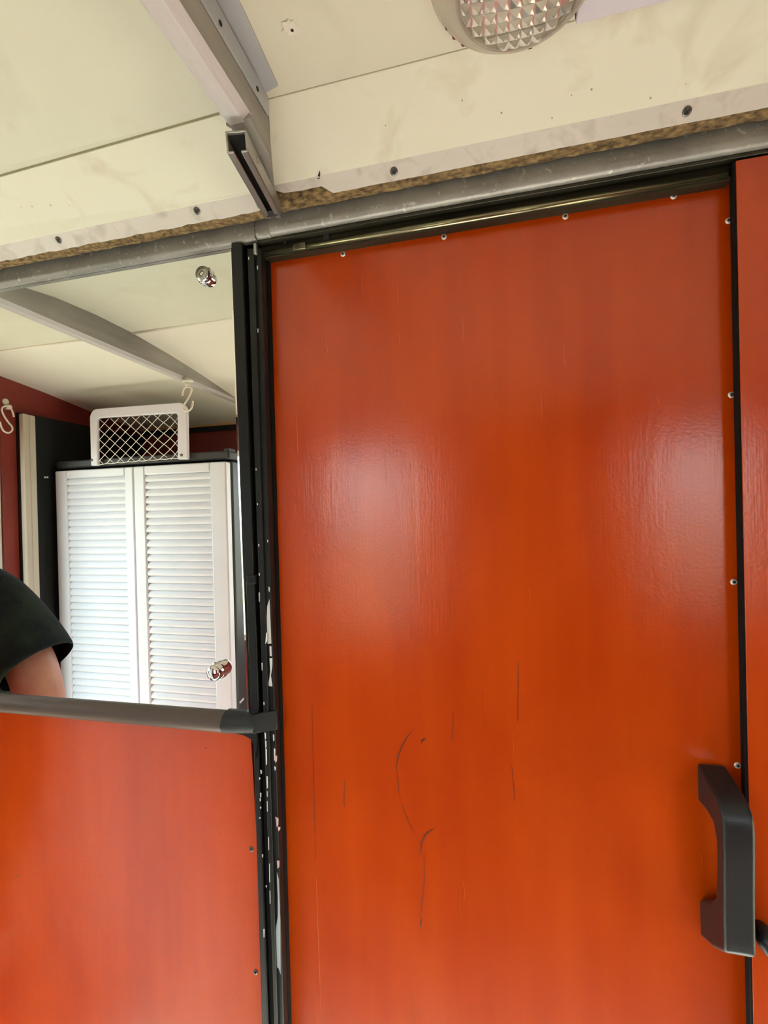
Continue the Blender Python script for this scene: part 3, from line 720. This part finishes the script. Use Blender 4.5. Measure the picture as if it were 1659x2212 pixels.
def cab_door(x0, x1, lx0, lx1, lz1):
    dz0, dz1 = .08, ctop
    lz0 = .16
    m = MB()
    m.box((x0, CY - DT, dz0), (lx0, CY, dz1)); m.box((lx1, CY - DT, dz0), (x1, CY, dz1))
    m.box((lx0, CY - DT, lz1), (lx1, CY, dz1)); m.box((lx0, CY - DT, dz0), (lx1, CY, lz0))
    d = m.build('door', M_white, cab, .004)
    m = MB(); pitch = .0232; n = int((lz1 - lz0) / pitch); prl = []
    z = lz1
    y_in, y_out = CY - .0105, CY - .0025
    prl.append((y_in, z))
    for i in range(n):
        for u, v in ((.08, .25), (.2, .55), (.4, .86), (.6, 1.0), (.78, .95), (.9, .7), (.97, .3), (1.0, .0)):
            prl.append((y_in + (y_out - y_in) * v, z - pitch * u))
        z -= pitch
    prl += [(y_in, lz0), (CY - DT + .004, lz0), (CY - DT + .004, lz1)]
    # extruded louvre curtain
    k = len(prl); vs = [(lx0 + .0005, y, z_) for y, z_ in prl] + [(lx1 - .0005, y, z_) for y, z_ in prl]
    m._add(vs, [[i, i + 1, i + 1 + k, i + k] for i in range(k - 4)], 0, True)
    m._add([vs[0], vs[k - 1], vs[k - 2], vs[k - 3], vs[k], vs[2 * k - 1], vs[2 * k - 2], vs[2 * k - 3]], [[0, 1, 5, 4], [1, 2, 6, 5]], 0)
    lo_ = m.build('louvre_panel', M_white, d); lo_.data.set_sharp_from_angle(angle=math.radians(50))
    return d
l1a, l1b = R(147, 1200, CV).x, R(273, 1200, CV).x
l2a, l2b = R(316, 1200, CV).x, R(458, 1200, CV).x
cab_door(cl, xm - .0012, l1a, l1b, R(200, 1031, CV).z); cab_door(xm + .0012, cr_, l2a, l2b, R(390, 1022, CV).z)

# elastic storage net screwed to the cabinet top
NV = CV - .012
def N2(px, py): return R(px, py, NV)
net = thing('storage_net', N2(300, 1000), 'white framed elastic net pocket fixed upright on the cabinet top', 'storage net')
OTL, OTR, OBL, OBR = N2(193, 884), N2(403, 868), N2(196, 1006), N2(405, 992)
ITL, ITR, IBL, IBR = N2(209, 903), N2(383, 892), N2(210, 1006), N2(383, 992)
def arc(corner, a, b, r, n=6):
    """rounded corner between directions a and b"""
    p0 = corner + a.normalized() * r; p1 = corner + b.normalized() * r; cc = corner + a.normalized() * r + b.normalized() * r
    out = []
    for k in range(n + 1):
        q = math.pi / 2 * k / n; out.append(cc - b.normalized() * r * math.cos(q) - a.normalized() * r * math.sin(q))
    return out
o_path = [OBL] + arc(OTL, OBL - OTL, OTR - OTL, .030)[::1] + arc(OTR, OTL - OTR, OBR - OTR, .030) + [OBR]
i_path = [IBL] + arc(ITL, IBL - ITL, ITR - ITL, .010) + arc(ITR, ITL - ITR, IBR - ITR, .010) + [IBR]
m = MB(); th = .012
vs = [v for v in o_path] + [v for v in i_path] + [v + Vector((0, -th, 0)) for v in o_path] + [v + Vector((0, -th, 0)) for v in i_path]
k = len(o_path); fs = []
for i in range(k - 1):
    fs += [[i, i + 1, k + i + 1, k + i], [2 * k + i, 3 * k + i, 3 * k + i + 1, 2 * k + i + 1], [i, 2 * k + i, 2 * k + i + 1, i + 1], [k + i, k + i + 1, 3 * k + i + 1, 3 * k + i]]
fs += [[0, k, 3 * k, 2 * k], [k - 1, 3 * k - 1, 4 * k - 1, 2 * k - 1]]
m._add(vs, fs); m.build('net_frame', M_whiteb, net, .003, 3)
# the cords: two diagonal families clipped to the opening
m = MB(); o0 = IBL; ux = (IBR - IBL); uz = (ITL - IBL); Wn, Hn = ux.length, uz.length; ux.normalize(); uz.normalize()
def clip(u0, v0, du, dv):
    ts = []
    lo, hi = -1e9, 1e9
    for p, d, mx in ((u0, du, Wn), (v0, dv, Hn - .006)):
        a, b = (0.006 if mx != Wn else 0 - p) / d, (mx - p) / d
        if mx != Wn: a = (.006 - p) / d
        lo, hi = max(lo, min(a, b)), min(hi, max(a, b))
    return (lo, hi) if hi - lo > .004 else None
pitch_n = Wn / 7.45
for fam in (1, -1):
    for kk in range(-8, 20):
        u0 = kk * pitch_n + pitch_n * .62; c_ = clip(u0, 0, 1.0, fam * .84)
        if not c_: continue
        pts = []
        for q in range(9):
            tt = c_[0] + (c_[1] - c_[0]) * q / 8; u, v = u0 + tt, fam * .84 * tt
            sag = .004 * math.sin(math.pi * max(0, (u / Wn - .8) / .2)) if u > Wn * .8 else 0
            pts.append(o0 + ux * u + uz * (v - sag * fam) + Vector((0, -.005, 0)))
        m.tube(pts, .0010, 6)
edge = []
for q in range(57):
    u = Wn * q / 56; edge.append(o0 + ux * u + uz * (.006 - .0022 * abs(math.sin(math.pi * u / pitch_n + .6))) + Vector((0, -.005, 0)))
m.tube(edge, .0013, 6)
m.build('net', M_cord, net)
for px, py in ((198, 994), (392, 983)):
    c = N2(px, py); m = MB(); m.lathe([(.0045, 0), (.0042, .0015), (.002, .0018)], c, (0, 1, 0), 14); m.build('screw', M_screw, net)

# ------------------------------------------------------------------ hooks
def s_path(c, w, h, dirv, flip=1):
    d = Vector(dirv).normalized(); pts = []
    L = [(-.5, .30), (-.46, .42), (-.28, .5), (-.05, .5), (.08, .42), (.06, .28), (-.02, .08), (-.06, -.06), (-.16, -.28), (-.14, -.42), (.02, -.5), (.22, -.5), (.40, -.40), (.46, -.22), (.47, -.10)]
    return [c + d * (a * w * flip) + Vector((0, 0, b * h)) for a, b in L]
def smooth(pts, n=4):
    out = []
    for i in range(len(pts) - 1):
        p0, p1, p2, p3 = pts[max(i - 1, 0)], pts[i], pts[i + 1], pts[min(i + 2, len(pts) - 1)]
        for k in range(n):
            t = k / n
            out.append(.5 * ((2 * p1) + (-p0 + p2) * t + (2 * p0 - 5 * p1 + 4 * p2 - p3) * t * t + (-p0 + 3 * p1 - 3 * p2 + p3) * t ** 3))
    out.append(pts[-1]); return out
HV = 1.215
def hookpx(lst, v): return smooth([R(a, b, v) for a, b in lst])
m = MB(); m.tube(hookpx([(394, 855), (395, 848), (398, 839), (403, 836), (410, 836), (414, 841), (411, 852), (404, 865), (397, 876), (396, 883), (401, 888), (409, 887), (415, 879), (417, 866)], HV), .0026, 9)
ho1 = m.build('hanging_hook', M_hook); tag(ho1, 'cream plastic S-hook hanging from the rib beside the net pocket', 'hook', None, 'S-hooks in the mirror')
cl1 = thing('hook_clip', R(405, 826, HV), 'cream plastic clip under the rib holding the S-hook by the net', 'clip', None, 'hook clips')
rp = R(405, 826, HV)
m = MB(); m.box((rp.x - .014, rp.y - .008, H(.3935)), (rp.x + .016, rp.y + .008, H(.400))); m.build('base', M_hook, cl1, .002)
m = MB(); m.tube([Vector((rp.x - .002, rp.y, H(.396))), Vector((rp.x - .002, rp.y, H(.386))), Vector((rp.x, rp.y, H(.3815)))], [.0065, .006, .004], 12); m.build('loop', M_hook, cl1)

XW = XL + .006
def hp2(lst, x):     # points on a vertical plane X = x, in the mirror image
    out = []
    for a, b in lst:
        d = ray(a, b); k = x / d.x; p = CAM + d * k; out.append(Vector((p.x, 2 * MIR - p.y, p.z)))
    return out
m = MB(); m.tube(smooth(hp2([(30, 901), (28, 893), (24, 883), (17, 877), (8, 878), (4, 885), (8, 897), (17, 911), (26, 922), (26, 930), (18, 935), (8, 931), (2, 920), (0, 911)], XW + .010)), .0026, 9)
ho2 = m.build('hanging_hook', M_hook); tag(ho2, 'cream plastic S-hook on the red end wall at the mirror left edge', 'hook', None, 'S-hooks in the mirror')
c = hp2([(11, 868)], XL)[0]; cl2 = thing('hook_clip', c, 'round screw mount on the red wall holding the left S-hook', 'clip', None, 'hook clips')
m = MB(); m.lathe([(.010, 0), (.010, .004), (.006, .006)], c, (1, 0, 0), 20); m.lathe([(.0075, 0), (.0075, .016), (.005, .018)], hp2([(13, 880)], XL)[0], (1, 0, 0), 20); m.build('mount', M_hook, cl2)

# ------------------------------------------------------------------ end-wall trims in the reflection
yA = lambda px: hp2([(px, 1000)], XL)[0].y
m = MB(); m.box((XL + .0002, YB, 0), (XL + .012, yA(36), H(.35)))
bp_ = m.build('trim_7', M_panel); tag(bp_, 'black sheet panel on the end wall between the beige pole and the cabinet', 'wall panel', 'structure')
for px, py in ((97, 1031), (102, 1031)):
    c = hp2([(px, py)], XL + .012)[0]; m = MB(); m.lathe([(.0034, 0), (.0034, .002), (.001, .0024)], c, (1, 0, 0), 12); m.build('stud', M_alu, bp_)
m = MB(); x0 = XL + .012
ya, yb_, yc = yA(65), yA(50), yA(36)
m.box((x0, ya, 0), (x0 + .016, yb_ - .001, H(.345))); m.box((x0, yb_ + .001, 0), (x0 + .020, yc, H(.345)))
bg = m.build('trim_8', M_beige, None, .004, 3); tag(bg, 'beige vertical pole cover on the end wall, seen in the mirror', 'pole', 'structure')
# timber and black band where the ceiling meets the back wall
m = MB(); m.box((-1.48, YB, H(.372)), (XR, YB + .018, H(.392))); tag(m.build('trim_9', M_wood), 'pine strip where the ceiling meets the back wall', 'trim', 'structure')
m = MB(); m.box((-1.48, YB, H(.352)), (XR, YB + .012, H(.372))); tag(m.build('trim_10', M_panel), 'black strip under the pine strip on the back wall', 'trim', 'structure')

# ------------------------------------------------------------------ person beside the mirror
PV = .80
def B(px, py, dv=0): return R(px, py, PV + dv)
sh = B(-48, 1296); hem = B(78, 1440); elb = B(102, 1640); 
tx, ty = sh.x - .155, sh.y - .03
person = thing('person', (tx, ty, 0), 'person in a dark short-sleeved T-shirt, only sleeve and arm seen in the mirror', 'person')
skv, ske, skr = [], [], []
def jv(p, r, par=None):
    skv.append(Vector(p)); skr.append(r if isinstance(r, tuple) else (r, r)); i = len(skv) - 1
    if par is not None: ske.append((par, i))
    return i
shz = sh.z
pel = jv((tx, ty, .93), (.135, .10)); sp1 = jv((tx, ty, 1.10), (.125, .10), pel); ch = jv((tx, ty, 1.30), (.135, .105), sp1)
nk0 = jv((tx, ty - .005, shz + .055), (.062, .062), ch); nk1 = jv((tx, ty + .005, shz + .12), .055, nk0)
h1 = jv((tx, ty + .02, shz + .19), (.072, .085), nk1); h2 = jv((tx, ty + .015, shz + .27), (.070, .082), h1)
lsx = tx - .155
for side, s_, e_, w_ in ((1, sh, elb, None), (-1, Vector((lsx, ty - .02, shz)), Vector((lsx - .005, ty - .03, shz - .30)), None)):
    cl_ = jv(Vector((tx + side * .08, ty, shz + .01)), (.06, .06), ch)
    a = jv(s_, .056, cl_)
    if side == 1:
        a2 = jv(B(64, 1418), .050, a); a3 = jv(B(88, 1500), .0485, a2); el = jv(e_, .042, a3); wr_ = e_ + Vector((.02, .10, -.20))
    else:
        a2 = jv(s_.lerp(e_, .5), .048, a); el = jv(e_, .040, a2); wr_ = e_ + Vector((.02, .06, -.24))
    fm = jv(e_.lerp(wr_, .35), .040, el); wr = jv(wr_, .026, fm)
    d = (wr_ - e_).normalized(); lat = Vector((0, 1, 0)) - d * d.y; lat.normalize(); pn = d.cross(lat).normalized() * side
    pm_ = jv(wr_ + d * .045, (.030, .018), wr)
    for q, (o_, L_) in enumerate(((-.027, .060), (-.009, .075), (.009, .080), (.027, .072))):
        k0 = jv(wr_ + d * .088 + lat * o_, .0095, pm_); k1 = jv(wr_ + d * (.088 + L_ * .5) + lat * o_ * 1.05 - pn * .008, .0088, k0)
        k2 = jv(wr_ + d * (.088 + L_ * .95) + lat * o_ * 1.02 - pn * .026, .0078, k1)
    t0_ = jv(wr_ + d * .030 + lat * .030, .012, wr); t1_ = jv(wr_ + d * .062 + lat * .050 - pn * .012, .0105, t0_); jv(wr_ + d * .088 + lat * .055 - pn * .022, .009, t1_)
for side in (1, -1):
    hp = jv((tx + side * .095, ty, .88), (.090, .095), pel); kn = jv((tx + side * .10, ty + .01, .48), .060, hp); an = jv((tx + side * .10, ty - .02, .09), .042, kn)
    jv((tx + side * .11, ty + .12, .045), (.042, .032), an)
me = bpy.data.meshes.new('body'); me.from_pydata([tuple(v) for v in skv], ske, []); me.materials.append(M_skin)
bo = bpy.data.objects.new('body', me); COL.objects.link(bo); bo.parent = person; bo.matrix_parent_inverse = Matrix.Translation(-person.location)
sk = bo.modifiers.new('skin', 'SKIN'); sk.use_smooth_shade = True
for i, sv in enumerate(me.skin_vertices[0].data): sv.radius = skr[i]; sv.use_root = (i == 0)
ss = bo.modifiers.new('sub', 'SUBSURF'); ss.levels = 2; ss.render_levels = 2
# face details
hc = Vector((tx, ty + .018, shz + .225))
m = MB(); m.tube([hc + Vector((0, .078, .02)), hc + Vector((0, .098, -.012)), hc + Vector((0, .086, -.026))], [.009, .015, .010], 10); m.build('nose', M_skin, person)
for s2 in (-1, 1):
    m = MB(); m.lathe([(.011, 0), (.009, .005), (.002, .008)], hc + Vector((s2 * .032, .076, .018)), (s2 * .2, 1, 0), 14); m.build('eye', M_eye, person)
    m = MB(); m.tube([hc + Vector((s2 * .072, .0, .03)), hc + Vector((s2 * .085, -.008, .015)), hc + Vector((s2 * .080, -.004, -.012)), hc + Vector((s2 * .070, .004, -.025))], [.006, .010, .009, .005], 8); m.build('ear', M_skin, person)
m = MB(); m.tube([hc + Vector((-.024, .076, -.048)), hc + Vector((0, .085, -.050)), hc + Vector((.024, .076, -.048))], [.003, .007, .003], 8); m.build('mouth', mat('lips', (.38, .13, .11), .45), person)
m = MB(); rings = []
for k in range(9):
    q = math.pi / 2 * k / 8; rr = math.cos(q); rings.append([hc + Vector((.082 * rr * math.cos(a), -.012 + .092 * rr * math.sin(a), .028 + .088 * math.sin(q) + (.02 if math.sin(a) > .3 else -.04) * (1 - k / 8))) for a in [2 * math.pi * j / 24 for j in range(24)]])
m.loft(rings, 0, True); m.build('hair', M_hair, person)
# T-shirt: torso loft and two open sleeves
m = MB()
def ell(c, rx, ry, n=28, wob=0): return [Vector((c[0] + rx * math.cos(2 * math.pi * k / n) * (1 + wob * math.sin(5 * 2 * math.pi * k / n)), c[1] + ry * math.sin(2 * math.pi * k / n) * (1 + wob * math.cos(7 * 2 * math.pi * k / n)), c[2])) for k in range(n)]
m.loft([ell((tx, ty, .84), .178, .138, wob=.03), ell((tx, ty, 1.0), .170, .130, wob=.02), ell((tx, ty, 1.15), .168, .130), ell((tx, ty, 1.30), .180, .134), ell((tx, ty, shz - .02), .188, .122), ell((tx, ty, shz + .035), .150, .095), ell((tx, ty, shz + .068), .095, .078), ell((tx, ty, shz + .078), .080, .072)], 0, False)
def sleeve(pts, radii):
    pts = [Vector(p) for p in pts]; rings = []; n = 24
    for i, p in enumerate(pts):
        t = (pts[min(i + 1, len(pts) - 1)] - pts[max(i - 1, 0)]).normalized()
        a = t.cross(Vector((0, 1, 0))).normalized(); b = t.cross(a)
        rings.append([p + (a * math.cos(2 * math.pi * k / n) + b * math.sin(2 * math.pi * k / n)) * radii[i] * (1 + .035 * math.sin(3 * 2 * math.pi * k / n + i)) for k in range(n)])
    inner_r = [p.lerp(pts[-1], .07) for p in rings[-1]]
    rings.append(inner_r)
    m.loft(rings, 0, False)
sleeve([Vector((tx + .06, ty, shz - .02)), B(-58, 1312), B(-24, 1322), B(12, 1358), B(48, 1398), B(80, 1440)], [.10, .096, .090, .086, .081, .076])
ls = Vector((lsx, ty - .02, shz)); sleeve([Vector((tx - .06, ty, shz - .02)), ls, ls + Vector((-.012, 0, -.06)), ls + Vector((-.018, 0, -.14)), ls + Vector((-.02, 0, -.20))], [.10, .082, .076, .074, .075])
so = m.build('t_shirt', M_shirt, person); so.modifiers.new('sub', 'SUBSURF').render_levels = 1
m = MB(); pc = B(-4, 1330); 
for k in range(5):
    z = pc.z + .03 - k * .02; m.box((tx + .03 + .004 * k, ty + .128, z), (tx + .11 - .004 * k, ty + .142, z + .012))
m.build('shirt_print', M_print, so)
m = MB(); m.loft([ell((tx, ty, .98), .150, .115), ell((tx, ty, .86), .165, .125), ell((tx, ty, .80), .17, .12)], 0, True)
for side in (1, -1):
    m.loft([ell((tx + side * .085, ty, .84), .095, .11, 20), ell((tx + side * .10, ty, .48), .078, .08, 20), ell((tx + side * .10, ty - .01, .10), .070, .075, 20)], 0, True)
m.build('trousers', M_trou, person)
for side in (1, -1):
    m = MB(); m.loft([[Vector((tx + side * .11 + a * .055, ty + .04 + b * .15, z)) for a, b in [(math.cos(2 * math.pi * k / 20), math.sin(2 * math.pi * k / 20)) for k in range(20)]] for z in (0.0, .03)] + [[Vector((tx + side * .11 + a * .045, ty + .02 + b * .10, .075)) for a, b in [(math.cos(2 * math.pi * k / 20), math.sin(2 * math.pi * k / 20)) for k in range(20)]]], 0, True); m.build('shoe', M_shoe, person)

# ------------------------------------------------------------------ daylight
w = bpy.data.worlds.new('World'); S.world = w; w.use_nodes = True
nt = w.node_tree; bg_ = nt.nodes['Background']; tc = nt.nodes.new('ShaderNodeTexCoord'); sp = nt.nodes.new('ShaderNodeSeparateXYZ')
crp = nt.nodes.new('ShaderNodeValToRGB'); mrn = nt.nodes.new('ShaderNodeMapRange')
mrn.inputs['From Min'].default_value = -1; mrn.inputs['From Max'].default_value = 1
nt.links.new(tc.outputs['Generated'], sp.inputs[0]); nt.links.new(sp.outputs['Z'], mrn.inputs['Value']); nt.links.new(mrn.outputs['Result'], crp.inputs['Fac'])
E = crp.color_ramp.elements
E[0].position = 0.0; E[0].color = (.30, .28, .20, 1); E[1].position = 1.0; E[1].color = (.62, .82, 1.0, 1)
for p_, c_ in ((.46, (.32, .33, .24, 1)), (.52, (.82, .92, .92, 1)), (.7, (.78, .92, 1.0, 1))):
    e = E.new(p_); e.color = c_
mx_ = nt.nodes.new('ShaderNodeMapRange'); ab = nt.nodes.new('ShaderNodeMath'); ab.operation = 'ABSOLUTE'   # extra sky brightness added towards both ends (x)
mx_.inputs['From Min'].default_value = .95; mx_.inputs['From Max'].default_value = .35
mx_.inputs['To Min'].default_value = 1.15; mx_.inputs['To Max'].default_value = 1.0
nt.links.new(sp.outputs['X'], ab.inputs[0]); nt.links.new(ab.outputs[0], mx_.inputs['Value'])
mg_ = nt.nodes.new('ShaderNodeMapRange'); mg_.inputs['From Min'].default_value = .95; mg_.inputs['From Max'].default_value = .35   # ground glow added towards both ends, as fill through the low windows
mg_.inputs['To Min'].default_value = 3.0; mg_.inputs['To Max'].default_value = .8
nt.links.new(ab.outputs[0], mg_.inputs['Value'])
mz_ = nt.nodes.new('ShaderNodeMapRange'); mz_.inputs['From Min'].default_value = -.06; mz_.inputs['From Max'].default_value = .02
nt.links.new(sp.outputs['Z'], mz_.inputs['Value'])
mm_ = nt.nodes.new('ShaderNodeMix'); nt.links.new(mz_.outputs['Result'], mm_.inputs[0]); nt.links.new(mg_.outputs['Result'], mm_.inputs[2]); nt.links.new(mx_.outputs['Result'], mm_.inputs[3])
vm = nt.nodes.new('ShaderNodeVectorMath'); vm.operation = 'SCALE'
nt.links.new(crp.outputs['Color'], vm.inputs[0]); nt.links.new(mm_.outputs[0], vm.inputs['Scale'])
nt.links.new(vm.outputs[0], bg_.inputs['Color']); bg_.inputs['Strength'].default_value = 11.5
def portal(loc, rot, sx_, sy_):
    ld = bpy.data.lights.new('window_portal', 'AREA'); ld.shape = 'RECTANGLE'; ld.size = sx_; ld.size_y = sy_
    ld.cycles.is_portal = True
    o = bpy.data.objects.new('window_portal', ld); COL.objects.link(o); o.location = loc; o.rotation_euler = rot
portal((XL - .03, (wy0 + wy1) / 2, (wz0 + wz1) / 2), (math.radians(90), 0, math.radians(-90)), wy1 - wy0, wz1 - wz0)
portal((XR + .03, (ry0 + ry1) / 2, (rz0 + rz1) / 2), (math.radians(90), 0, math.radians(90)), ry1 - ry0, rz1 - rz0)
for W_ in (WA, WB):
    portal(((W_[0] + W_[1]) / 2, YB - .03, (W_[2] + W_[3]) / 2), (math.radians(90), 0, math.radians(180)), W_[1] - W_[0], W_[3] - W_[2])

sl = bpy.data.lights.new('sun', 'SUN'); sl.energy = 230.0; sl.angle = math.radians(.6); sl.color = (1.0, .97, .92)
so_ = bpy.data.objects.new('sun', sl); COL.objects.link(so_); so_.location = (4, .3, 4)
so_.rotation_euler = Vector((-1.0, 0.02, -.50)).to_track_quat('-Z', 'Y').to_euler()

# ------------------------------------------------------------------ camera
cd = bpy.data.cameras.new('camera'); cam = bpy.data.objects.new('camera', cd); COL.objects.link(cam)
cd.sensor_fit = 'VERTICAL'; cd.sensor_height = 24.0; cd.lens = 24.0 * F / IH; cd.clip_start = .01
mw = Matrix.Identity(4)
for i, v in enumerate((rgt, up, -fwd)):
    for j in range(3): mw[j][i] = v[j]
mw.translation = CAM; cam.matrix_world = mw
S.camera = cam
S.view_settings.view_transform = 'Standard'; S.view_settings.look = 'None'
S.view_settings.gamma = 1.0; S.view_settings.use_curve_mapping = False
S.view_settings.exposure = -0.06
S.cycles.use_denoising = True
S.cycles.max_bounces = 12; S.cycles.diffuse_bounces = 6; S.cycles.glossy_bounces = 6; S.cycles.transparent_max_bounces = 12
S.cycles.sample_clamp_indirect = 6.0
